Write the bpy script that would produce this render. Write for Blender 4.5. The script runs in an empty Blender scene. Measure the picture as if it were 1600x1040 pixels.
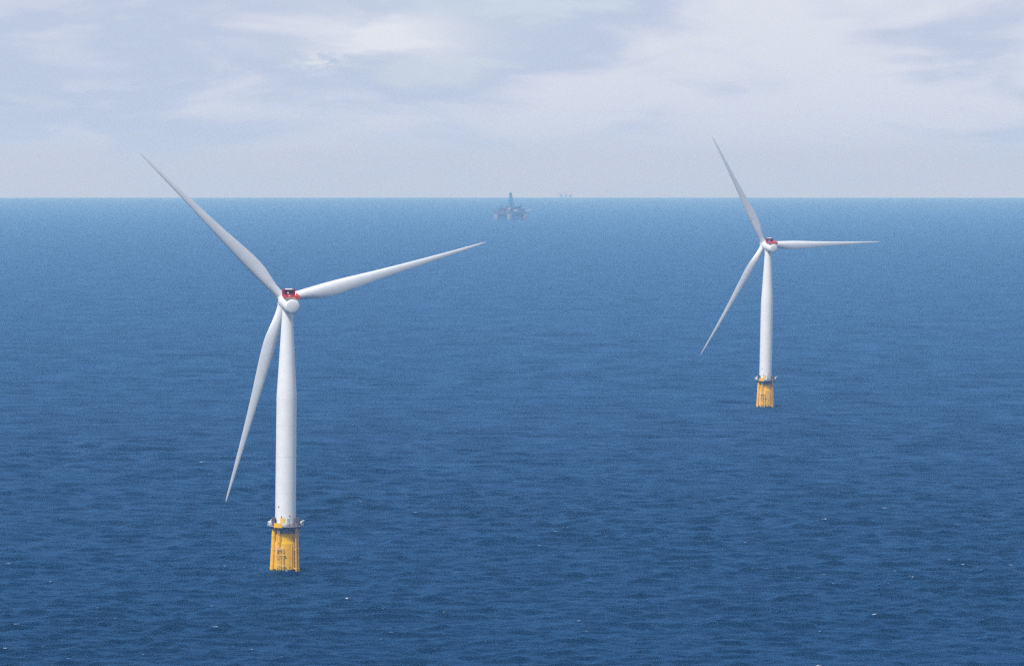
import bpy, bmesh, math, random
import numpy as np
from mathutils import Vector, Matrix, Euler

R = math.radians
random.seed(7)
scene = bpy.context.scene
COL = scene.collection

# ------------------------------------------------------------------ camera
EYE = 162.3                 # camera height above the water below it (helicopter)
REARTH = 7.43e6             # earth radius with standard refraction: the sea is really curved
cam_d = bpy.data.cameras.new('camera')
cam = bpy.data.objects.new('camera', cam_d)
COL.objects.link(cam)
cam_d.sensor_width = 36.0
cam_d.lens = 200.0
cam_d.clip_start = 1.0
cam_d.clip_end = 120000.0
cam.location = (0, 0, EYE)
cam.rotation_euler = (R(90 - 1.74), 0, 0)
scene.camera = cam

# ------------------------------------------------------------------ sky, sun, exposure
SUN_EL, SUN_AZ = 50.0, 216.0       # azimuth clockwise from +Y: behind the camera, to the left
SUN_DIR = Vector((math.sin(R(SUN_AZ)) * math.cos(R(SUN_EL)),
                  math.cos(R(SUN_AZ)) * math.cos(R(SUN_EL)), math.sin(R(SUN_EL))))
world = bpy.data.worlds.new('World')
scene.world = world
world.use_nodes = True


class N:
    """tiny node-tree helper"""
    def __init__(s, tree):
        s.t = tree
        s.t.nodes.clear()

    def new(s, kind, **kw):
        n = s.t.nodes.new(kind)
        ins = kw.pop('ins', {})
        for k, v in kw.items():
            setattr(n, k, v)
        for k, v in ins.items():
            s.put(n.inputs[k], v)
        return n

    def put(s, sock, v):
        if isinstance(v, bpy.types.NodeSocket):
            s.t.links.new(v, sock)
        else:
            sock.default_value = v

    def math(s, op, a, b=0.0, c=0.0, clamp=False):
        n = s.t.nodes.new('ShaderNodeMath')
        n.operation = op
        n.use_clamp = clamp
        for i, v in enumerate((a, b, c)):
            s.put(n.inputs[i], v)
        return n.outputs[0]

    def ramp(s, x, lo, hi, a=0.0, b=1.0):
        n = s.new('ShaderNodeMapRange', interpolation_type='SMOOTHSTEP')
        for i, v in enumerate((x, lo, hi, a, b)):
            s.put(n.inputs[i], v)
        return n.outputs[0]

    def mix(s, f, a, b, mode='MIX'):
        n = s.new('ShaderNodeMix', data_type='RGBA', blend_type=mode)
        s.put(n.inputs[0], f)
        s.put(n.inputs[6], a)
        s.put(n.inputs[7], b)
        return n.outputs[2]

    def noise(s, vec, scale, detail=4.0, rough=0.55, dist=0.0):
        n = s.new('ShaderNodeTexNoise')
        s.put(n.inputs['Vector'], vec)
        n.inputs['Scale'].default_value = scale
        n.inputs['Detail'].default_value = detail
        n.inputs['Roughness'].default_value = rough
        n.inputs['Distortion'].default_value = dist
        return n.outputs['Fac']

    def xyz(s, x, y, z):
        n = s.new('ShaderNodeCombineXYZ')
        for i, v in enumerate((x, y, z)):
            s.put(n.inputs[i], v)
        return n.outputs[0]

    def sep(s, v):
        n = s.new('ShaderNodeSeparateXYZ')
        s.put(n.inputs[0], v)
        return n.outputs


w = N(world.node_tree)
sky = w.new('ShaderNodeTexSky', sky_type='NISHITA')
sky.sun_disc = False
sky.sun_elevation = R(SUN_EL)
sky.sun_rotation = R(SUN_AZ)
sky.altitude = 150.0
sky.air_density = 1.0
sky.dust_density = 0.4
sky.ozone_density = 3.0
dirv = w.new('ShaderNodeTexCoord').outputs['Generated']
dx, dy, dz = w.sep(dirv)
lz = w.math('LOGARITHM', w.math('ADD', w.math('MAXIMUM', dz, -0.02), 0.06), math.e)
# stratocumulus deck seen edge-on: flattened lumps, growing overhead
pc = w.xyz(w.math('MULTIPLY', dx, 26.0), w.math('MULTIPLY', dy, 26.0), w.math('MULTIPLY', lz, 5.0))
n_big = w.noise(pc, 0.55, 4.0, 0.5, 0.15)
n_mid = w.noise(w.xyz(w.math('MULTIPLY', dx, 26.0), w.math('MULTIPLY', dy, 26.0),
                      w.math('MULTIPLY_ADD', lz, 8.0, 3.7)), 1.15, 6.0, 0.54, 0.4)
bright = w.math('ADD', w.math('MULTIPLY', n_big, 0.6), w.math('MULTIPLY', n_mid, 0.4))


def blob(cx, cz, rx, rz):
    """a brighter break in the deck around one direction (azimuth, elevation in rad)"""
    a = w.math('DIVIDE', w.math('SUBTRACT', dx, cx), rx)
    b = w.math('DIVIDE', w.math('SUBTRACT', dz, cz), rz)
    q = w.math('ADD', w.math('MULTIPLY', a, a), w.math('MULTIPLY', b, b))
    q = w.math('ADD', q, w.math('MULTIPLY', w.math('SUBTRACT', 1.0, w.math('GREATER_THAN', dy, 0.0)), 99.0))
    return w.math('EXPONENT', w.math('MULTIPLY', q, -1.0))


b1 = blob((610 - 800) / 8889, (250 - 60) / 8889, 130 / 8889, 55 / 8889)
wisp = w.math('MULTIPLY', blob((505 - 800) / 8889, (250 - 96) / 8889, 42 / 8889, 15 / 8889),
              w.ramp(w.noise(w.xyz(w.math('MULTIPLY', dx, 300.0), w.math('MULTIPLY', dy, 300.0),
                                   w.math('MULTIPLY', dz, 700.0)), 1.0, 5.0, 0.6, 0.6), 0.38, 0.62))
lit = w.ramp(bright, 0.43, 0.59)
lit = w.math('ADD', w.math('MULTIPLY', lit, 0.82), w.math('MULTIPLY', w.math('MULTIPLY', b1, w.ramp(n_mid, 0.36, 0.54)), 0.8))
lit = w.math('ADD', lit, w.math('MULTIPLY', wisp, 0.75))
cloud_col = w.mix(w.math('MINIMUM', lit, 1.35), (0.325, 0.388, 0.53, 1), (0.60, 0.615, 0.665, 1))
# the cloud far off along the horizon takes on the blue of the air in between
faraway = w.math('EXPONENT', w.math('MULTIPLY', w.math('MAXIMUM', dz, 0.0), -75.0))
cloud_col = w.mix(w.math('MULTIPLY', faraway, 0.75), cloud_col, (0.365, 0.455, 0.60, 1))
# a broken deck: gaps show blue overhead and close up towards the horizon, where it is seen edge-on
gap = w.ramp(bright, 0.40, 0.60, 0.80, 0.25)
path = w.math('DIVIDE', 1.0, w.math('ADD', w.math('MAXIMUM', dz, 0.0), 0.07))
cover = w.math('SUBTRACT', 1.0, w.math('POWER', gap, w.math('MULTIPLY', path, 0.68)))
sky_s = w.new('ShaderNodeVectorMath', operation='SCALE')
w.put(sky_s.inputs[0], sky.outputs[0])
sky_s.inputs['Scale'].default_value = 0.135
wcol = w.mix(cover, sky_s.outputs[0], cloud_col)
bg = w.new('ShaderNodeBackground')
w.put(bg.inputs['Color'], wcol)
bg.inputs['Strength'].default_value = 1.0
wo = w.new('ShaderNodeOutputWorld')
w.t.links.new(bg.outputs[0], wo.inputs['Surface'])

sun_d = bpy.data.lights.new('sun', 'SUN')
sun_d.energy = 2.8
sun_d.angle = R(8)
sun_d.color = (1.0, 0.98, 0.95)
sun = bpy.data.objects.new('sun', sun_d)
COL.objects.link(sun)
sun.rotation_euler = SUN_DIR.to_track_quat('Z', 'Y').to_euler()

scene.view_settings.view_transform = 'Standard'
scene.view_settings.look = 'None'
scene.view_settings.gamma = 1.0
scene.view_settings.use_curve_mapping = False
scene.view_settings.exposure = 0.42
scene.render.engine = 'CYCLES'
scene.cycles.use_denoising = False
scene.cycles.max_bounces = 8
scene.cycles.volume_bounces = 3
scene.cycles.pixel_filter_type = 'BLACKMAN_HARRIS'
scene.cycles.filter_width = 1.35


# ------------------------------------------------------------------ materials
def principled(name, build):
    m = bpy.data.materials.new(name)
    m.use_nodes = True
    t = N(m.node_tree)
    p = t.new('ShaderNodeBsdfPrincipled')
    o = t.new('ShaderNodeOutputMaterial')
    t.t.links.new(p.outputs[0], o.inputs['Surface'])
    build(t, p)
    return m


def paint(name, col, rough=0.45, vary=0.06, stain=None, stain_lo=0.62, streak=True, metallic=0.0, spec=0.5):
    def b(t, p):
        oc = t.new('ShaderNodeTexCoord').outputs['Object']
        x, y, z = t.sep(oc)
        n1 = t.noise(oc, 0.35, 4.0)
        v = t.ramp(n1, 0.3, 0.7, 1.0 - vary, 1.0 + vary)
        c = t.mix(1.0, (*col, 1), t.xyz(v, v, v), 'MULTIPLY')
        p.inputs['Specular IOR Level'].default_value = spec
        if stain:
            sv = t.xyz(x, y, t.math('MULTIPLY', z, 0.16 if streak else 1.0))
            n2 = t.noise(sv, 1.3, 5.0, 0.6)
            c = t.mix(t.ramp(n2, stain_lo, stain_lo + 0.16, 0.0, 0.75), c, (*stain, 1))
        t.put(p.inputs['Base Color'], c)
        t.put(p.inputs['Roughness'], t.ramp(n1, 0.3, 0.7, rough - 0.06, rough + 0.1))
        p.inputs['Metallic'].default_value = metallic
    return principled(name, b)


M_WHITE = paint('white_paint', (0.82, 0.81, 0.775), 0.42, 0.02, (0.66, 0.65, 0.60), 0.63)
M_JOINT = paint('joint_sealant', (0.70, 0.70, 0.68), 0.5, 0.05)
M_BLADE = paint('blade_gelcoat', (0.76, 0.765, 0.755), 0.36, 0.02)
M_YELLOW = paint('yellow_paint', (0.84, 0.45, 0.0), 0.7, 0.10, (0.50, 0.22, 0.0), 0.56, spec=0.12)
M_YELLOW2 = paint('yellow_tube_paint', (0.92, 0.50, 0.0), 0.7, 0.06, (0.55, 0.22, 0.0), 0.66, spec=0.12)
M_PALEYEL = paint('faded_yellow', (0.80, 0.53, 0.10), 0.5, 0.08, (0.45, 0.25, 0.08), 0.62)
M_PINK = paint('rusty_tube', (0.76, 0.43, 0.05), 0.6, 0.1, (0.28, 0.12, 0.05), 0.55)
M_RED = paint('red_paint', (0.62, 0.012, 0.022), 0.42, 0.05)
M_ORANGE = paint('orange_paint', (0.72, 0.09, 0.02), 0.45, 0.06)
M_DARKRED = paint('dark_red_paint', (0.26, 0.008, 0.030), 0.5, 0.06)
M_CREAM = paint('cream_lettering', (0.85, 0.62, 0.42), 0.5, 0.04)
M_DARK = paint('dark_steel', (0.032, 0.032, 0.042), 0.5, 0.15)
M_BROWN = paint('weathered_cabinet', (0.085, 0.065, 0.065), 0.6, 0.2, (0.16, 0.07, 0.04), 0.6)
M_GALV = paint('galvanised_steel', (0.33, 0.33, 0.34), 0.5, 0.15, (0.30, 0.20, 0.17), 0.6, metallic=0.25)
M_SHADEC = paint('shaded_concrete', (0.19, 0.18, 0.195), 0.8, 0.12)  # concrete grey with the shade under the work platform painted in
M_WEED = paint('wet_weed', (0.028, 0.016, 0.014), 0.35, 0.3)
M_RUST = paint('rust', (0.20, 0.06, 0.02), 0.8, 0.3)
M_GREEN = paint('green_grey_door', (0.42, 0.48, 0.42), 0.5, 0.1)
M_RIGGREY = paint('rig_grey', (0.085, 0.070, 0.075), 0.7, 0.2)
M_RIGDARK = paint('rig_dark', (0.045, 0.036, 0.04), 0.7, 0.2)
M_RIGPALE = paint('rig_pale', (0.62, 0.60, 0.55), 0.6, 0.1, (0.35, 0.22, 0.12), 0.62)
M_RIGLEG = paint('rig_leg', (0.23, 0.21, 0.17), 0.6, 0.1, (0.2, 0.13, 0.08), 0.6)
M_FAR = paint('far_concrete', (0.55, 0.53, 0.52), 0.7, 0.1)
M_RIGYEL = paint('rig_yellow', (0.60, 0.42, 0.12), 0.6, 0.1)
M_RIGBLUE = paint('rig_blue_steel', (0.05, 0.16, 0.24), 0.6, 0.1)


def sea_mat(t, p):
    geo = t.new('ShaderNodeNewGeometry')
    pos = geo.outputs['Position']
    x, y, z = t.sep(pos)
    crest = t.new('ShaderNodeAttribute', attribute_name='crest').outputs['Fac']
    # wind chop below the mesh resolution; crests run roughly left to right
    c1 = t.noise(t.xyz(t.math('MULTIPLY', x, 0.55), y, 0.0), 0.34, 5.0, 0.62, 0.4)
    c2 = t.noise(t.xyz(t.math('MULTIPLY', x, 0.7), t.math('MULTIPLY_ADD', x, 0.2, y), 5.0), 1.1, 4.0, 0.6)
    bump1 = t.new('ShaderNodeBump')
    bump1.inputs['Strength'].default_value = 1.0
    bump1.inputs['Distance'].default_value = 0.28
    t.put(bump1.inputs['Height'], c1)
    bump2 = t.new('ShaderNodeBump')
    bump2.inputs['Strength'].default_value = 1.0
    bump2.inputs['Distance'].default_value = 0.07
    t.put(bump2.inputs['Height'], c2)
    t.put(bump2.inputs['Normal'], bump1.outputs[0])
    # slow changes in the water (plankton, currents)
    big = t.noise(pos, 0.0016, 3.0, 0.5)
    deep = t.mix(t.ramp(big, 0.35, 0.65), (0.0004, 0.013, 0.038, 1), (0.0006, 0.017, 0.047, 1))
    # whitecaps: only on the steepest crests, broken up
    f1 = t.noise(t.xyz(t.math('MULTIPLY', x, 0.8), y, 9.0), 0.3, 2.0, 0.5)
    f2 = t.noise(pos, 1.4, 3.0, 0.6)
    foam = t.math('MULTIPLY', t.ramp(crest, 0.58, 0.72), t.ramp(f1, 0.65, 0.73))
    foam = t.math('MULTIPLY', foam, t.ramp(f2, 0.38, 0.52), clamp=True)
    chop = t.new('ShaderNodeAttribute', attribute_name='chop').outputs['Fac']
    alpha = t.math('ADD', t.math('MULTIPLY', chop, 1.2), 0.03)
    rough = t.math('ADD', t.math('SQRT', alpha), t.math('MULTIPLY', foam, 0.4), clamp=True)
    body = t.new('ShaderNodeBsdfDiffuse')
    t.put(body.inputs['Color'], t.mix(foam, deep, (0.6, 0.66, 0.72, 1)))
    t.put(body.inputs['Normal'], bump2.outputs[0])
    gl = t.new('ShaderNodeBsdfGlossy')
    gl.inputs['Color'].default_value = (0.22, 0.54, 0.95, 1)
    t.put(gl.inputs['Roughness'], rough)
    t.put(gl.inputs['Normal'], bump2.outputs[0])
    dot = t.new('ShaderNodeVectorMath', operation='DOT_PRODUCT')
    t.put(dot.inputs[0], geo.outputs['Incoming'])
    t.put(dot.inputs[1], bump2.outputs[0])
    # cat's-paws: patches of fresher and lighter wind drawn out across the sea
    paw = t.noise(t.xyz(t.math('MULTIPLY', x, 0.030), t.math('MULTIPLY', y, 0.0085), 2.0), 1.0, 6.0, 0.68, 0.3)
    lean = t.ramp(paw, 0.30, 0.70, -0.10, 0.42)
    # Schlick's Fresnel for water; where small waves are left to the roughness, the faces one sees lean to the eye
    cosv = t.math('ADD', t.math('MAXIMUM', dot.outputs['Value'], 0.0), t.math('MULTIPLY', chop, lean), clamp=True)
    fres = t.math('MULTIPLY_ADD', t.math('POWER', t.math('SUBTRACT', 1.0, cosv), 5.0), 0.98, 0.02)
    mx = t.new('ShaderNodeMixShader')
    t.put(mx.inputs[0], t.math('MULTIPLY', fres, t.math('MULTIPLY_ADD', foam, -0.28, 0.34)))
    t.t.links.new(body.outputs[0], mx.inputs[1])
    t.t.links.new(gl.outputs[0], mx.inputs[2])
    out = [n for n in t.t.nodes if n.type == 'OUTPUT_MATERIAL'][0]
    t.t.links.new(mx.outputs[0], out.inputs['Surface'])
    t.t.nodes.remove(p)


M_SEA = principled('sea_water', sea_mat)


# ------------------------------------------------------------------ mesh helpers
def finish(name, bm, mat, parent=None, smooth=True, angle=40):
    bmesh.ops.recalc_face_normals(bm, faces=bm.faces[:])
    me = bpy.data.meshes.new(name)
    bm.to_mesh(me)
    bm.free()
    me.materials.append(mat)
    if smooth:
        me.polygons.foreach_set('use_smooth', [True] * len(me.polygons))
        try:
            me.set_sharp_from_angle(angle=R(angle))
        except Exception:
            pass
    o = bpy.data.objects.new(name, me)
    COL.objects.link(o)
    if parent:
        o.parent = parent
    return o


def box(bm, c, s, rot=None, bevel=0.0):
    m = Matrix.Translation(c)
    if rot is not None:
        m = m @ rot
    g = bmesh.ops.create_cube(bm, size=1.0, matrix=m @ Matrix.Diagonal((*s, 1)))
    if bevel:
        es = list({e for v in g['verts'] for e in v.link_edges})
        bmesh.ops.bevel(bm, geom=es, offset=bevel, segments=2, affect='EDGES', profile=0.6)


def tube(bm, a, b, r, r2=None, n=10, caps=True):
    a, b = Vector(a), Vector(b)
    d = b - a
    q = d.to_track_quat('Z', 'Y').to_matrix().to_4x4()
    bmesh.ops.create_cone(bm, cap_ends=caps, segments=n, radius1=r, radius2=r if r2 is None else r2,
                          depth=d.length, matrix=Matrix.Translation((a + b) / 2) @ q)


def lathe(bm, prof, n=64, axis='Z', cap=True):
    """prof: list of (height, radius)"""
    rings = []
    for h, r in prof:
        ring = []
        for i in range(n):
            a = 2 * math.pi * i / n
            if axis == 'Z':
                ring.append(bm.verts.new((r * math.cos(a), r * math.sin(a), h)))
            else:
                ring.append(bm.verts.new((r * math.cos(a), h, r * math.sin(a))))
        rings.append(ring)
    for p, q in zip(rings, rings[1:]):
        for i in range(n):
            bm.faces.new((p[i], p[(i + 1) % n], q[(i + 1) % n], q[i]))
    if cap:
        bm.faces.new(rings[0][::-1])
        bm.faces.new(rings[-1])


def arc_pts(r, a0, a1, z, n):
    return [(r * math.cos(a0 + (a1 - a0) * i / n), r * math.sin(a0 + (a1 - a0) * i / n), z) for i in range(n + 1)]


def curved_panel(bm, r, a0, a1, z0, z1, th, n=10):
    vs = []
    for rr in (r, r + th):
        for z in (z0, z1):
            vs.append([bm.verts.new(p) for p in arc_pts(rr, a0, a1, z, n)])
    i0, i1, o0, o1 = vs
    for k in range(n):
        bm.faces.new((o0[k], o0[k + 1], o1[k + 1], o1[k]))
        bm.faces.new((i0[k + 1], i0[k], i1[k], i1[k + 1]))
        bm.faces.new((o1[k], o1[k + 1], i1[k + 1], i1[k]))
        bm.faces.new((i0[k], i0[k + 1], o0[k + 1], o0[k]))
    bm.faces.new((i0[0], o0[0], o1[0], i1[0]))
    bm.faces.new((o0[-1], i0[-1], i1[-1], o1[-1]))


def empty(name, loc, rot=(0, 0, 0), label=None, cat=None, group=None):
    o = bpy.data.objects.new(name, None)
    COL.objects.link(o)
    o.location = loc
    o.rotation_euler = rot
    o.empty_display_size = 1.0
    if label:
        o['label'] = label
        o['category'] = cat
    if group:
        o['group'] = group
    return o


def sea_z(x, y):
    return -(x * x + y * y) / (2 * REARTH)


# ------------------------------------------------------------------ the sea
def build_sea():
    rng = np.random.default_rng(13)
    # distances: coarse under the camera, wave-fine from the lower frame edge outward, coarser with distance
    r = [25.0, 60, 120, 220, 350, 520, 720, 940, 1150, 1350, 1500, 1600]
    while r[-1] < 60000:
        D = r[-1]
        r.append(D + max(1.6, 1.6 * (D / 2000.0) ** 1.9))
    r = np.array(r)
    da = 0.00062
    a = list(np.arange(0, 0.135, da))
    step = da
    while a[-1] < math.pi * 0.98:
        step = min(step * 1.12, 0.12)
        a.append(a[-1] + step)
    a = np.array(a[:-1])
    ang = np.concatenate([-a[:0:-1], a])           # 0 = straight ahead (+Y), full turn
    nr, na = len(r), len(ang)
    Rr, A = np.meshgrid(r, ang, indexing='ij')
    X = (Rr * np.sin(A)).astype(np.float64)
    Y = Rr * np.cos(A)
    dr = np.gradient(r)[:, None]
    dc = (np.gradient(ang)[None, :] * r[:, None])
    Z = np.zeros_like(X)
    DX = np.zeros_like(X)
    DY = np.zeros_like(X)
    J = np.zeros_like(X)
    S2 = np.zeros_like(X)                          # slope variance carried by the mesh
    ncomp = 84
    lam = np.exp(np.linspace(math.log(4.5), math.log(85.0), ncomp)) * rng.uniform(0.94, 1.06, ncomp)
    th0 = R(-78)                                   # waves run towards the camera and to the right
    spread = np.where(lam > 34, 0.55, 0.90)
    th = th0 + rng.normal(0, 1, ncomp) * spread
    k = 2 * np.pi / lam
    steep = 0.043 * np.where(lam > 13, (13 / lam) ** 0.95, 1.0)
    amp = steep / k
    ph = rng.uniform(0, 2 * np.pi, ncomp)
    far = r < 16000
    nf = int(far.sum())
    for i in range(ncomp):
        f = np.clip((lam[i] / np.maximum(dr[:nf], np.abs(dc[:nf])) - 2.2) / 2.0, 0, 1)
        if f.max() <= 0:
            continue
        cx, cy = math.cos(th[i]), math.sin(th[i])
        p = k[i] * (cx * X[:nf] + cy * Y[:nf]) + ph[i]
        s, c = np.sin(p), np.cos(p)
        aa = amp[i] * f
        Z[:nf] += aa * c
        DX[:nf] -= aa * cx * s
        DY[:nf] -= aa * cy * s
        J[:nf] += aa * k[i] * c
        S2[:nf] += (steep[i] * f) ** 2 / 2
    # patches of stronger and weaker wind
    gust = (1.0 + 0.20 * np.sin(X / 160 + 1.3 + 1.4 * np.sin(Y / 430)) * np.sin(Y / 350 + 0.4 + np.sin(X / 210))
            + 0.14 * np.sin(X / 61 + Y / 140 + 2 * np.sin(Y / 90)) * np.sin(Y / 118 - X / 95))
    Z *= gust
    Zs = Z + sea_z(X, Y)
    V = np.stack([X + DX, Y + DY, Zs], -1).reshape(-1, 3)
    idx = np.arange(nr * na).reshape(nr, na)
    q = np.stack([idx[:-1, :-1], idx[:-1, 1:], idx[1:, 1:], idx[1:, :-1]], -1).reshape(-1, 4)
    wrap = np.stack([idx[:-1, -1], idx[:-1, 0], idx[1:, 0], idx[1:, -1]], -1).reshape(-1, 4)
    q = np.concatenate([q, wrap])
    me = bpy.data.meshes.new('sea')
    me.vertices.add(len(V))
    me.vertices.foreach_set('co', V.astype(np.float32).ravel())
    nl = len(q) * 4 + na
    me.loops.add(nl)
    li = np.concatenate([q.ravel(), idx[0, :].ravel()]).astype(np.int32)
    me.loops.foreach_set('vertex_index', li)
    me.polygons.add(len(q) + 1)
    me.polygons.foreach_set('loop_start', np.arange(0, len(q) * 4 + 1, 4).astype(np.int32))
    me.update(calc_edges=True)
    me.validate()
    me.polygons.foreach_set('use_smooth', np.ones(len(me.polygons), dtype=bool))
    at = me.attributes.new('crest', 'FLOAT', 'POINT')
    at.data.foreach_set('value', (J * gust / max(J.std(), 1e-6) / 5.0).astype(np.float32).ravel())
    # waves too small for the mesh at that place go into the water's roughness
    rest = np.sqrt(np.maximum((steep ** 2 / 2).sum() - S2, 0))
    at = me.attributes.new('chop', 'FLOAT', 'POINT')
    at.data.foreach_set('value', (rest * (0.45 + 0.55 * gust)).astype(np.float32).ravel())
    print('slope rms', math.sqrt((steep ** 2 / 2).sum()), 'Hs', 4 * Z[20:400].std())
    me.materials.append(M_SEA)
    o = bpy.data.objects.new('sea', me)
    COL.objects.link(o)
    o['kind'] = 'structure'
    print('sea verts', len(V), 'tris', 2 * len(q), 'normal z', me.polygons[0].normal.z, me.polygons[len(q) // 2].normal.z)


build_sea()


# ------------------------------------------------------------------ wind turbine
def blade_mesh():
    Rt = 82.8
    st = [0, 1.0, 2.5, 4.5, 7, 10, 13, 16, 19, 22, 26, 30, 35, 40, 45, 50, 55, 60, 65, 69, 73, 76, 78.5, 80.2, 81.0, 81.5]
    chord = np.interp(st, [0, 2.5, 5, 9, 13, 17, 21, 26, 35, 45, 55, 65, 73, 78.5, 80.5, 81.5],
                      [3.5, 3.5, 3.7, 4.7, 5.5, 5.75, 5.55, 5.0, 3.95, 3.05, 2.35, 1.7, 1.2, 0.8, 0.5, 0.12])
    tc = np.interp(st, [0, 2.5, 6, 10, 16, 24, 40, 60, 81.5], [1, 1, 0.82, 0.58, 0.40, 0.30, 0.23, 0.19, 0.16])
    tw = np.interp(st, [0, 8, 16, 26, 40, 60, 81.5], [16, 15, 11, 7, 3.5, 1.0, -0.5])
    circ = np.interp(st, [0, 2.5, 5, 9, 14], [1, 1, 0.8, 0.3, 0])
    bm = bmesh.new()
    n = 36
    rings = []
    for s, c, t, twd, cb in zip(st, chord, tc, tw, circ):
        ring = []
        s *= 82.8 / 81.5
        ca, sa = math.cos(R(twd + 4)), math.sin(R(twd + 4))
        flap = 4.2 * (s / Rt) - 3.0 * (s / Rt) ** 3
        for i in range(n):
            u = 2 * math.pi * i / n
            xc = 0.5 * (1 - math.cos(u))           # 0 leading .. 1 trailing edge
            yt = 5 * t * (0.2969 * math.sqrt(max(xc, 0)) - 0.126 * xc - 0.3516 * xc ** 2 + 0.2843 * xc ** 3 - 0.1036 * xc ** 4)
            camb = 0.03 * 4 * xc * (1 - xc)
            ys = (yt if u < math.pi else -yt) + camb
            ax, ay = (0.34 - xc) * c, ys * c
            px, py = math.cos(u) * c / 2, math.sin(u) * c / 2
            x = cb * px + (1 - cb) * ax
            y = cb * py + (1 - cb) * ay
            # leading edge turned upwind (-y)
            ring.append(bm.verts.new((x * ca + y * sa, -x * sa + y * ca + flap, s)))
        rings.append(ring)
    for p, q in zip(rings, rings[1:]):
        for i in range(n):
            bm.faces.new((p[i], p[(i + 1) % n], q[(i + 1) % n], q[i]))
    bm.faces.new(rings[-1])
    bm.faces.new(rings[0][::-1])
    bmesh.ops.recalc_face_normals(bm, faces=bm.faces[:])
    me = bpy.data.meshes.new('blade')
    bm.to_mesh(me)
    bm.free()
    me.polygons.foreach_set('use_smooth', [True] * len(me.polygons))
    me.materials.append(M_BLADE)
    return me


BLADE = blade_mesh()
AXIS_H = 106.6          # rotor axis height at the tower centre
ROTOR_Y = 6.6           # rotor plane ahead of the tower centre
DECK = 18.1


def obj(name, me, parent, mat4=None):
    o = bpy.data.objects.new(name, me)
    COL.objects.link(o)
    o.parent = parent
    if mat4 is not None:
        o.matrix_local = mat4
    return o


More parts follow.
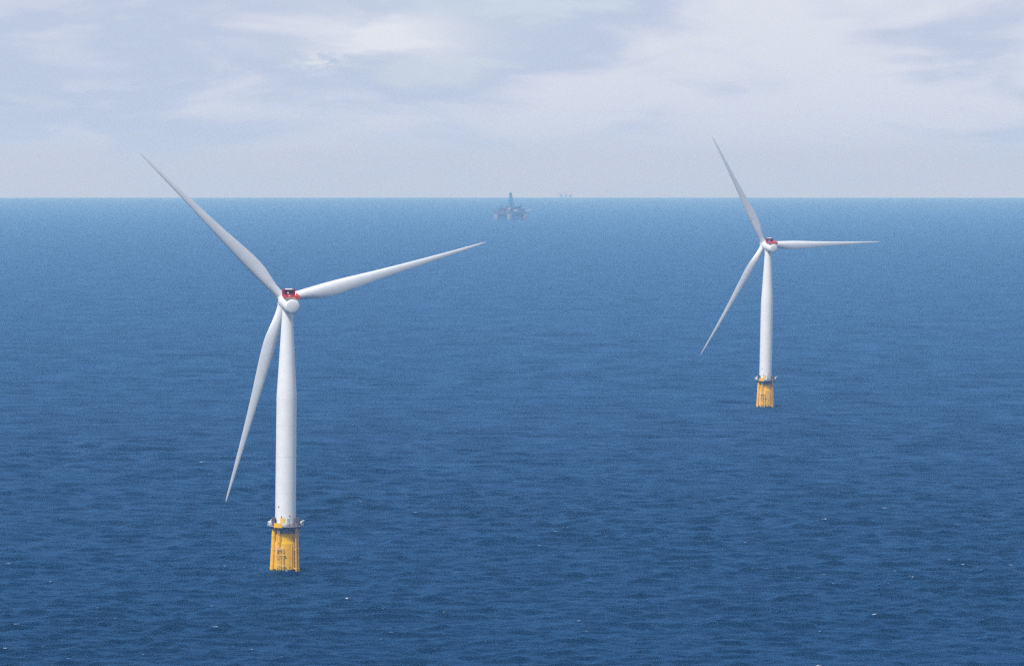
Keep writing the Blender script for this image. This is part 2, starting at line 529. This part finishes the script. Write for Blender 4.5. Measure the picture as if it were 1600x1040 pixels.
def make_turbine(loc, heel, lean, yaw, tilt, phase, label):
    root = empty('wind_turbine', loc, (R(heel), R(lean), 0), label, 'wind turbine', 'floating wind turbines at sea')

    # ---- yellow floating column
    bm = bmesh.new()
    lathe(bm, [(-14, 5.25), (0.0, 5.15), (10.9, 4.98), (11.05, 4.96), (11.75, 4.62), (11.95, 4.58), (14.9, 4.52), (15.0, 4.5)], 72)
    col = finish('floating_column', bm, M_YELLOW, root, angle=25)
    bm = bmesh.new()
    lathe(bm, [(-3, 5.24), (0.5, 5.19), (0.75, 5.17), (0.8, 5.05)], 72, cap=False)
    finish('weed_band', bm, M_WEED, col)
    bm = bmesh.new()
    lathe(bm, [(15.0, 4.54), (15.1, 4.7), (17.0, 4.85), (17.5, 5.2), (17.7, 5.2)], 72)
    finish('shaded_collar', bm, M_SHADEC, root)  # dark band below the deck: its shadow is put into the collar colour

    # ---- fender tubes and their brackets
    def fender(x0, y0, x1, y1, r, mat, name, z1=17.7):
        bm = bmesh.new()
        tube(bm, (x0, y0, -4), (x1, y1, z1), r, n=20)
        f = finish(name, bm, mat, col)
        for z in (1.0, 8.6, 13.9):
            bm = bmesh.new()
            t = (z + 4) / (z1 + 4)
            x, y = x0 + (x1 - x0) * t, y0 + (y1 - y0) * t
            L = math.hypot(x, y)
            tube(bm, (x * 0.97, y * 0.97, z), (x * 4.3 / L, y * 4.3 / L, z - 0.15), 0.34, n=10)
            tube(bm, (x, y, z - 0.3), (x, y, z + 0.3), r * 1.10, n=20)
            finish('bracket', bm, mat, f)
        return f
    fender(-5.25, -2.7, -4.3, -2.5, 0.85, M_YELLOW2, 'fender_tube')
    fender(5.65, -2.6, 4.75, -2.9, 0.42, M_PINK, 'cable_tube')
    fender(4.75, -3.9, 4.25, -3.7, 0.30, M_PINK, 'cable_tube')

    # ---- boat landing: two stand-off tubes, ladder, rest platform
    bm = bmesh.new()
    for x in (-3.0, -0.55):
        tube(bm, (x, -5.95, -3), (x, -5.55, 9.0), 0.20, n=12)
        tube(bm, (x, -5.55, 9.0), (x * 0.95, -4.4, 10.2), 0.20, n=12)
    for z in (2.3, 6.6):
        tube(bm, (-3.6, -5.75, z), (0.35, -5.75, z), 0.17, n=10)
        for x in (-3.4, 0.1):
            tube(bm, (x, -5.75, z), (x, -3.9, z - 0.1), 0.17, n=10)
    landing = finish('boat_landing', bm, M_PALEYEL, root)
    bm = bmesh.new()
    for x in (-2.12, -1.42):
        tube(bm, (x, -5.75, -2), (x, -5.35, 9.6), 0.09, n=8)
    for i in range(38):
        z = -1.0 + i * 0.28
        y = -5.75 + 0.4 * (z + 2) / 11.6
        tube(bm, (-2.12, y, z), (-1.42, y, z), 0.035, n=6)
    finish('ladder', bm, M_PALEYEL, landing)
    bm = bmesh.new()
    box(bm, (-2.7, -5.15, 8.75), (2.3, 1.3, 0.16))
    for x in (-3.8, -2.7, -1.6):
        tube(bm, (x, -5.75, 8.8), (x, -5.75, 9.9), 0.05, n=6)
    for z in (9.35, 9.9):
        tube(bm, (-3.8, -5.75, z), (-1.6, -5.75, z), 0.045, n=6)
    finish('rest_platform', bm, M_CREAM, landing)
    bm = bmesh.new()
    for x in (-2.75, -2.15):
        tube(bm, (x, -5.2, 8.8), (x, -5.6, 17.2), 0.10, n=8)
    for i in range(28):
        z = 9.0 + i * 0.29
        y = -5.2 - 0.4 * (z - 8.8) / 8.4
        tube(bm, (-2.75, y, z), (-2.15, y, z), 0.035, n=6)
    for z in (11.6, 14.6):
        for x in (-2.75, -2.15):
            tube(bm, (x, -5.35, z), (x, -4.0, z), 0.06, n=6)
    finish('upper_ladder', bm, M_PALEYEL, landing)
    # rust runs and a hatch low on the column
    bm = bmesh.new()
    curved_panel(bm, 5.10, R(-67), R(-63), 1.2, 2.1, 0.06, 4)
    finish('hatch', bm, M_RUST, col)
    bm = bmesh.new()
    for a in (-58, -47):
        curved_panel(bm, 5.06, R(a), R(a + 3.4), 0.9, 10.4, 0.22, 3)
    finish('cable_channel', bm, M_YELLOW, col)

    # ---- work platform
    bm = bmesh.new()
    lathe(bm, [(DECK - 0.26, 6.9), (DECK - 0.24, 7.25), (DECK, 7.25), (DECK + 0.02, 7.1)], 64)
    plat = finish('work_platform', bm, M_GALV, root, angle=20)
    bm = bmesh.new()
    for i in range(16):
        a = 2 * math.pi * (i + 0.5) / 16
        ca, sa = math.cos(a), math.sin(a)
        tube(bm, (4.7 * ca, 4.7 * sa, 15.7), (6.8 * ca, 6.8 * sa, DECK - 0.42), 0.12, n=8)
        box(bm, (5.9 * ca, 5.9 * sa, DECK - 0.56), (2.1, 0.2, 0.28), Matrix.Rotation(a, 4, 'Z'))
    finish('support_frame', bm, M_SHADEC, plat)['kind'] = 'stuff'
    bm = bmesh.new()
    npost = 40
    pts = [(7.12 * math.cos(2 * math.pi * i / npost), 7.12 * math.sin(2 * math.pi * i / npost)) for i in range(npost)]
    for i, (x, y) in enumerate(pts):
        tube(bm, (x, y, DECK), (x, y, DECK + 1.15), 0.045, n=6)
        x2, y2 = pts[(i + 1) % npost]
        for z in (0.6, 1.15):
            tube(bm, (x, y, DECK + z), (x2, y2, DECK + z), 0.04, n=6)
    finish('railing', bm, M_GALV, plat)
    bm = bmesh.new()
    curved_panel(bm, 7.2, R(-126), R(-99), DECK - 0.5, DECK + 1.3, 0.12, 8)
    finish('gate_panel', bm, M_YELLOW2, plat)
    bm = bmesh.new()
    bm.free()
    for a in (-86, -72, -57):
        bm = bmesh.new()
        curved_panel(bm, 7.16, R(a), R(a + 9), DECK + 0.1, DECK + 1.05, 0.05, 5)
        finish('railing_panel', bm, paint_rail, plat)
    # equipment on deck
    bm = bmesh.new()
    box(bm, (-4.55, -2.2, DECK + 1.55), (1.3, 1.9, 3.0), bevel=0.08)
    box(bm, (-4.55, -2.2, DECK + 3.15), (0.7, 1.0, 0.3))
    finish('control_cabinet', bm, M_BROWN, plat)
    bm = bmesh.new()
    box(bm, (4.95, -2.1, DECK + 1.5), (1.5, 2.2, 2.9), bevel=0.08)
    box(bm, (4.9, -2.0, DECK + 3.1), (0.8, 1.2, 0.4))
    tube(bm, (4.6, -1.4, DECK + 2.9), (4.6, -1.4, DECK + 4.3), 0.07, n=8)
    finish('transformer_cabinet', bm, M_BROWN, plat)
    bm = bmesh.new()
    box(bm, (3.6, -4.4, DECK + 0.45), (2.2, 1.0, 0.85), bevel=0.06)
    box(bm, (2.0, -5.2, DECK + 0.35), (1.1, 0.9, 0.65), bevel=0.06)
    box(bm, (5.6, -3.2, DECK + 0.5), (1.2, 0.9, 0.9), bevel=0.06)
    finish('equipment_box', bm, M_DARK, plat)
    bm = bmesh.new()
    box(bm, (-6.05, -1.6, DECK + 0.8), (1.3, 1.3, 1.5), bevel=0.1)
    tube(bm, (-6.0, -1.6, DECK + 1.5), (-5.4, -1.6, DECK + 2.3), 0.16, n=10)
    finish('winch_housing', bm, M_WHITE, plat)
    bm = bmesh.new()
    tube(bm, (6.35, -2.6, DECK), (6.35, -2.6, DECK + 1.9), 0.22, n=12)
    tube(bm, (6.35, -2.6, DECK + 1.7), (7.6, -3.0, DECK + 2.25), 0.16, n=10)
    tube(bm, (6.35, -2.6, DECK + 0.9), (7.0, -2.8, DECK + 1.95), 0.09, n=8)
    box(bm, (6.2, -2.5, DECK + 1.2), (0.7, 0.6, 0.6), bevel=0.05)
    finish('davit_crane', bm, M_WHITE, plat)

    # ---- tower
    bm = bmesh.new()
    prof = [(DECK - 0.4, 4.12), (40, 4.07), (60, 4.03), (68.9, 4.01), (69.0, 4.01), (69.02, 3.985), (69.12, 3.985)]
    prof += [(70.0, 3.98)]
    for z in (75, 82, 90, 97, 102.5):
        prof.append((z, 3.98 + (2.12 - 3.98) * ((z - 70) / 32.5) ** 0.94))
    prof.append((103.6, 2.10))
    lathe(bm, prof, 72)
    tower = finish('tower', bm, M_WHITE, root, angle=50)
    for z, r in ((31.0, 4.092), (45.5, 4.062), (58.0, 4.036)):
        bm = bmesh.new()
        lathe(bm, [(z - 0.09, r), (z - 0.08, r + 0.02), (z + 0.08, r + 0.02), (z + 0.09, r)], 72, cap=False)
        finish('section_joint', bm, M_JOINT, tower)
    bm = bmesh.new()
    lathe(bm, [(DECK + 0.02, 4.35), (DECK + 0.3, 4.35), (DECK + 0.32, 4.13)], 64, cap=False)
    finish('base_flange', bm, M_GALV, tower)
    bm = bmesh.new()
    curved_panel(bm, 4.125, R(-118), R(-89), DECK + 1.0, DECK + 3.1, 0.04, 10)
    finish('identification_panel', bm, M_PALEYEL, tower)
    bm = bmesh.new()
    curved_panel(bm, 4.125, R(-79), R(-62), DECK + 0.4, DECK + 2.9, 0.06, 8)
    finish('door', bm, M_GREEN, tower)
    for a, z in ((-128, 7.5), (-66, 4.0), (-110, 3.6)):
        bm = bmesh.new()
        box(bm, (4.2 * math.cos(R(a)), 4.2 * math.sin(R(a)), DECK + z), (0.3, 0.3, 0.5), Matrix.Rotation(R(a), 4, 'Z'))
        finish('lamp_box', bm, M_RUST, tower)

    # ---- nacelle frame: +Y upwind, origin on the axis over the tower
    NM = Matrix.Translation((0, 0, AXIS_H)) @ Matrix.Rotation(R(yaw), 4, 'Z') @ Matrix.Rotation(R(tilt), 4, 'X')
    bm = bmesh.new()
    lathe(bm, [(-9.2, 0.1), (-9.2, 2.1), (-9.15, 2.45), (-8.95, 2.72), (-8.5, 2.92), (-7.8, 3.04), (-4, 3.18), (0.5, 3.2),
               (0.55, 3.13), (0.7, 3.13), (0.75, 3.22), (2.9, 3.22), (3.2, 3.1), (3.35, 2.8), (3.4, 2.2), (3.9, 2.1)], 64, 'Y')
    nac = finish('nacelle', bm, M_WHITE, root, angle=30)
    nac.matrix_local = NM
    bm = bmesh.new()
    lathe(bm, [(-9.27, 0.05), (-9.28, 1.8), (-9.25, 1.9), (-9.19, 1.92)], 48, 'Y')
    finish('rear_hatch', bm, M_WHITE, nac, angle=30)
    bm = bmesh.new()
    lathe(bm, [(-4.1, 2.15), (-3.4, 2.2), (-1.0, 2.3)], 48, 'Z')
    finish('yaw_ring', bm, M_WHITE, nac)
    # red hoist deck on the roof, open-topped
    zt = 2.85
    bm = bmesh.new()
    box(bm, (0, -5.4, zt - 0.35), (4.5, 6.4, 1.0), bevel=0.1)
    finish('deck_plinth', bm, M_WHITE, nac)
    bm = bmesh.new()
    box(bm, (0, -5.4, zt + 0.25), (5.6, 6.6, 0.14))
    finish('hoist_deck', bm, M_RED, nac, smooth=False)
    for name, c, s, m in (('side_panel', (-2.86, -5.4, zt + 0.70), (0.10, 6.6, 1.3), M_RED),
                          ('side_panel', (2.86, -5.4, zt + 0.70), (0.10, 6.6, 1.3), M_ORANGE),
                          ('rear_panel', (0, -8.76, zt + 0.70), (5.82, 0.10, 1.3), M_ORANGE)):
        bm = bmesh.new()
        box(bm, c, s, bevel=0.02)
        finish(name, bm, m, nac, smooth=False)
    # pale band along the rear panel, broken by small dark marks too far off to read
    bm = bmesh.new()
    box(bm, (-0.75, -8.83, zt + 0.40), (3.7, 0.04, 0.56))
    band = finish('pale_band', bm, M_CREAM, nac, smooth=False)
    for i in range(6):
        bm = bmesh.new()
        box(bm, (-2.2 + i * 0.58, -8.86, zt + 0.33), (0.22, 0.02, 0.26))
        finish('band_mark', bm, M_BROWN, band, smooth=False)
    # dark red cooler housing at the front end of the deck
    bm = bmesh.new()
    box(bm, (-2.1, -1.35, zt + 1.35), (0.9, 1.4, 2.5), bevel=0.05)
    box(bm, (2.1, -1.35, zt + 1.35), (0.9, 1.4, 2.5), bevel=0.05)
    box(bm, (0, -1.35, zt + 0.5), (3.3, 1.4, 0.7), bevel=0.04)
    box(bm, (0, -0.75, zt + 1.55), (3.3, 0.2, 2.0))
    cool = finish('cooler_housing', bm, M_DARKRED, nac, smooth=False)
    bm = bmesh.new()
    box(bm, (0, -1.15, zt + 1.6), (3.26, 0.5, 1.5))
    for i in range(9):
        box(bm, (-1.48 + i * 0.37, -1.45, zt + 1.6), (0.06, 0.14, 1.46))
    finish('cooler_core', bm, M_DARK, cool, smooth=False)
    bm = bmesh.new()
    box(bm, (0, -1.35, zt + 2.68), (2.9, 1.5, 0.20), bevel=0.04)
    finish('cooler_roof', bm, M_WHITE, cool, smooth=False)
    bm = bmesh.new()
    lathe(bm, [(-2.15, 0.05), (-2.15, 0.30), (-1.6, 0.32)], 20, 'Y')
    bmesh.ops.translate(bm, verts=bm.verts, vec=(-0.35, 0, zt + 1.25))
    finish('beacon', bm, M_WHITE, cool)
    bm = bmesh.new()
    tube(bm, (1.2, -1.3, zt + 2.7), (1.2, -1.3, zt + 4.0), 0.04, n=6)
    tube(bm, (0.9, -1.3, zt + 3.7), (1.5, -1.3, zt + 3.7), 0.03, n=6)
    finish('wind_mast', bm, M_GALV, cool)

    # ---- hub with three blades
    bm = bmesh.new()
    lathe(bm, [(3.8, 2.3), (4.2, 2.42), (5.2, 2.5), (7.6, 2.5), (8.5, 2.35), (9.2, 1.95), (9.7, 1.3), (9.95, 0.6), (10.0, 0.1)], 48, 'Y')
    hub = finish('hub', bm, M_WHITE, root, angle=35)
    hub.matrix_local = NM
    for i in range(3):
        ph = R(phase + 120 * i)
        s = Vector((math.cos(ph), 0, math.sin(ph)))
        tv = Vector((-math.sin(ph), 0, math.cos(ph)))
        yv = s.cross(tv)
        B = Matrix((tv, yv, s)).transposed().to_4x4()
        bm = bmesh.new()
        tube(bm, (0, 0, 0.6), (0, 0, 2.55), 1.85, n=32)
        tube(bm, (0, 0, 2.3), (0, 0, 2.5), 2.0, n=32)
        c = finish('blade_collar', bm, M_WHITE, hub)
        c.matrix_local = Matrix.Translation((0, ROTOR_Y, 0)) @ B
        o = obj('blade', BLADE, root, NM @ Matrix.Translation((0, ROTOR_Y, 0)) @ B @ Matrix.Translation((0, 0, 2.0)))
    return root


paint_rail = paint('weathered_netting', (0.36, 0.27, 0.27), 0.7, 0.3, (0.5, 0.45, 0.45), 0.5, streak=False)

T1 = make_turbine((-90.2, 2256, sea_z(90, 2256)), 3.0, 0.75, 15.2, 6.5, 15.6,
                  'large nearer white turbine on yellow column, left of the distant drilling rig')
T2 = make_turbine((167.6, 3767, sea_z(167, 3767)), 3.0, 0.95, 21.5, 6.5, 0.8,
                  'smaller farther white turbine on yellow column, at right with one blade level')


# ------------------------------------------------------------------ drilling rig (semi-submersible)
def drilling_rig():
    x0, y0 = -4.0, 17450.0
    root = empty('drilling_rig', (x0, y0, sea_z(x0, y0)), (0, 0, R(41)),
                 'hazy grey drilling rig with tall blue derrick near the horizon', 'drilling rig')
    S = 30.0
    for sx in (-1, 1):
        bm = bmesh.new()
        box(bm, (sx * S, 0, -3.5), (15, 92, 9), bevel=3)
        finish('pontoon', bm, M_RIGDARK, root)
    for sx in (-1, 1):
        for sy in (-1, 1):
            bm = bmesh.new()
            box(bm, (sx * S, sy * S, 9), (12.5, 12.5, 19), bevel=3)
            finish('column', bm, M_RIGLEG, root)
    bm = bmesh.new()
    for s in (-1, 1):
        tube(bm, (-S, s * S, 3), (S, s * S, 3), 1.3)
        tube(bm, (s * S, -S, 4), (0, 0, 17), 1.1)
        tube(bm, (-S, s * S, 4), (0, s * S * 0.6, 17), 1.1)
        tube(bm, (S, s * S, 4), (0, s * S * 0.6, 17), 1.1)
    finish('brace', bm, M_RIGDARK, root)
    bm = bmesh.new()
    box(bm, (0, 0, 13), (52, 52, 12), bevel=0.6)
    finish('lower_hull', bm, M_RIGGREY, root, smooth=False)
    bm = bmesh.new()
    box(bm, (0, 0, 21.5), (72, 72, 8), bevel=0.6)
    deck = finish('deck', bm, M_RIGGREY, root, smooth=False)
    for c, s, m in (((-24, -22, 29), (18, 20, 8), M_RIGGREY), ((-8, -28, 28), (12, 10, 6), M_RIGPALE),
                    ((18, -26, 29.5), (22, 14, 9), M_RIGGREY), ((-26, 8, 30), (14, 26, 10), M_RIGDARK),
                    ((24, 10, 29), (16, 24, 8), M_RIGGREY), ((0, 26, 30), (34, 16, 11), M_RIGDARK), ((14, -2, 33), (20, 30, 15), M_RIGDARK), ((-14, -16, 32), (20, 18, 13), M_RIGGREY),
                    ((-4, -4, 32), (24, 24, 14), M_RIGDARK), ((10, -14, 27), (10, 8, 4), M_RIGYEL),
                    ((-29, -29, 34.5), (7, 7, 3), M_RIGPALE)):
        bm = bmesh.new()
        box(bm, c, s, bevel=0.4)
        finish('module', bm, m, root, smooth=False)
    # helideck hung out on the left
    bm = bmesh.new()
    lathe(bm, [(31.0, 11), (31.8, 11.5)], 8)
    bmesh.ops.translate(bm, verts=bm.verts, vec=(-36, 36, 0))
    tube(bm, (-30, 30, 22), (-38, 38, 31), 0.8)
    tube(bm, (-33, 27, 22), (-33, 33, 31), 0.8)
    finish('helideck', bm, M_RIGPALE, root)
    # derrick: tapering lattice with crown
    bm = bmesh.new()
    def half(z):
        return 7.6 + (2.0 - 7.6) * max(0, (z - 39) / 40.0)
    zs = [39, 46, 53, 59.5, 65.5, 71, 75.5, 79]
    for a, b in zip(zs, zs[1:]):
        ha, hb = half(a), half(b)
        for (sx, sy), (tx, ty) in (((-1, -1), (1, -1)), ((1, -1), (1, 1)), ((1, 1), (-1, 1)), ((-1, 1), (-1, -1))):
            tube(bm, (sx * ha, sy * ha, a), (sx * hb, sy * hb, b), 0.75, n=6)
            tube(bm, (sx * ha, sy * ha, a), (tx * hb, ty * hb, b), 0.45, n=6)
            tube(bm, (tx * ha, ty * ha, a), (sx * hb, sy * hb, b), 0.45, n=6)
            tube(bm, (sx * hb, sy * hb, b), (tx * hb, ty * hb, b), 0.5, n=6)
        box(bm, (0, 0, (a + b) / 2), (ha * 0.7, ha * 0.7, b - a))
    der = finish('derrick', bm, M_RIGBLUE, root, smooth=False)
    bm = bmesh.new()
    box(bm, (0, 0, 80.3), (6.4, 6.4, 2.4), bevel=0.3)
    tube(bm, (0, 0, 81), (0, 0, 87), 0.6)
    finish('crown_block', bm, M_RIGDARK, der, smooth=False)
    # two pedestal cranes
    for cx, cy, ex, ey in ((24, -20, -2, -34), (-22, 20, -40, 10)):
        bm = bmesh.new()
        tube(bm, (cx, cy, 25), (cx, cy, 40), 1.6)
        box(bm, (cx, cy, 41), (5, 4, 4))
        tube(bm, (cx, cy, 42), (ex, ey, 46 if cx > 0 else 37), 1.0, 0.5)
        tube(bm, (cx, cy, 43), (cx, cy, 48), 0.7)
        tube(bm, (cx, cy, 48), (ex, ey, 46 if cx > 0 else 37), 0.25)
        finish('crane', bm, M_RIGGREY, root, smooth=False)
    # flare boom
    bm = bmesh.new()
    tube(bm, (33, -33, 24), (44, -44, 33), 0.9, 0.5)
    box(bm, (43, -43, 33), (3, 3, 3))
    finish('burner_boom', bm, M_RIGPALE, root)


drilling_rig()


def far_platform():
    y0 = 46000.0
    x0 = 84 / 8889 * y0
    root = empty('oil_platform', (x0, y0, sea_z(x0, y0)), (0, 0, R(8)),
                 'faint ghostly oil platform on the horizon, right of the drilling rig', 'oil platform')
    for x in (-38, 0, 38):
        bm = bmesh.new()
        lathe(bm, [(-6, 13), (10, 11), (26, 9)], 24)
        bmesh.ops.translate(bm, verts=bm.verts, vec=(x, 0, 0))
        finish('shaft', bm, M_FAR, root)
    bm = bmesh.new()
    box(bm, (0, 0, 33), (128, 60, 14), bevel=1)
    finish('deck', bm, M_FAR, root, smooth=False)
    for c, s in (((30, 0, 50), (62, 50, 22)), ((22, 0, 66), (30, 34, 14)), ((-35, 0, 46), (44, 50, 12)),
                 ((-8, 0, 48), (10, 30, 18)), ((52, 0, 63), (12, 30, 8))):
        bm = bmesh.new()
        box(bm, c, s, bevel=1)
        finish('module', bm, M_FAR, root, smooth=False)
    bm = bmesh.new()
    bm.free()
    for x, y, z0, r in ((-46, 6, 50, 3.0), (-32, 6, 50, 3.0), (12, 0, 70, 4.0)):
        bm = bmesh.new()
        tube(bm, (x, 0, z0), (x + y, 0, 84), r, r / 2)
        finish('derrick', bm, M_FAR, root)
    bm = bmesh.new()
    tube(bm, (-60, 0, 36), (-98, 0, 70), 2.0, 1.0)
    finish('flare_boom', bm, M_FAR, root)


far_platform()

# ------------------------------------------------------------------ haze over the sea
bm = bmesh.new()
box(bm, (0, 0, -16.0), (122000, 122000, 470))
hz_m = bpy.data.materials.new('sea_haze')
hz_m.use_nodes = True
hz_m.cycles.volume_sampling = 'DISTANCE'
t = N(hz_m.node_tree)
pv = t.new('ShaderNodeVolumePrincipled')
pv.inputs['Color'].default_value = (0.30, 0.59, 1.0, 1)      # short wavelengths scatter most
pv.inputs['Absorption Color'].default_value = (1, 1, 1, 1)   # clear droplets: nothing absorbed
pv.inputs['Density'].default_value = 6.2e-5
pv.inputs['Anisotropy'].default_value = 0.0
ho = t.new('ShaderNodeOutputMaterial')
t.t.links.new(pv.outputs[0], ho.inputs['Volume'])
haze = finish('haze', bm, hz_m, smooth=False)
haze['kind'] = 'stuff'
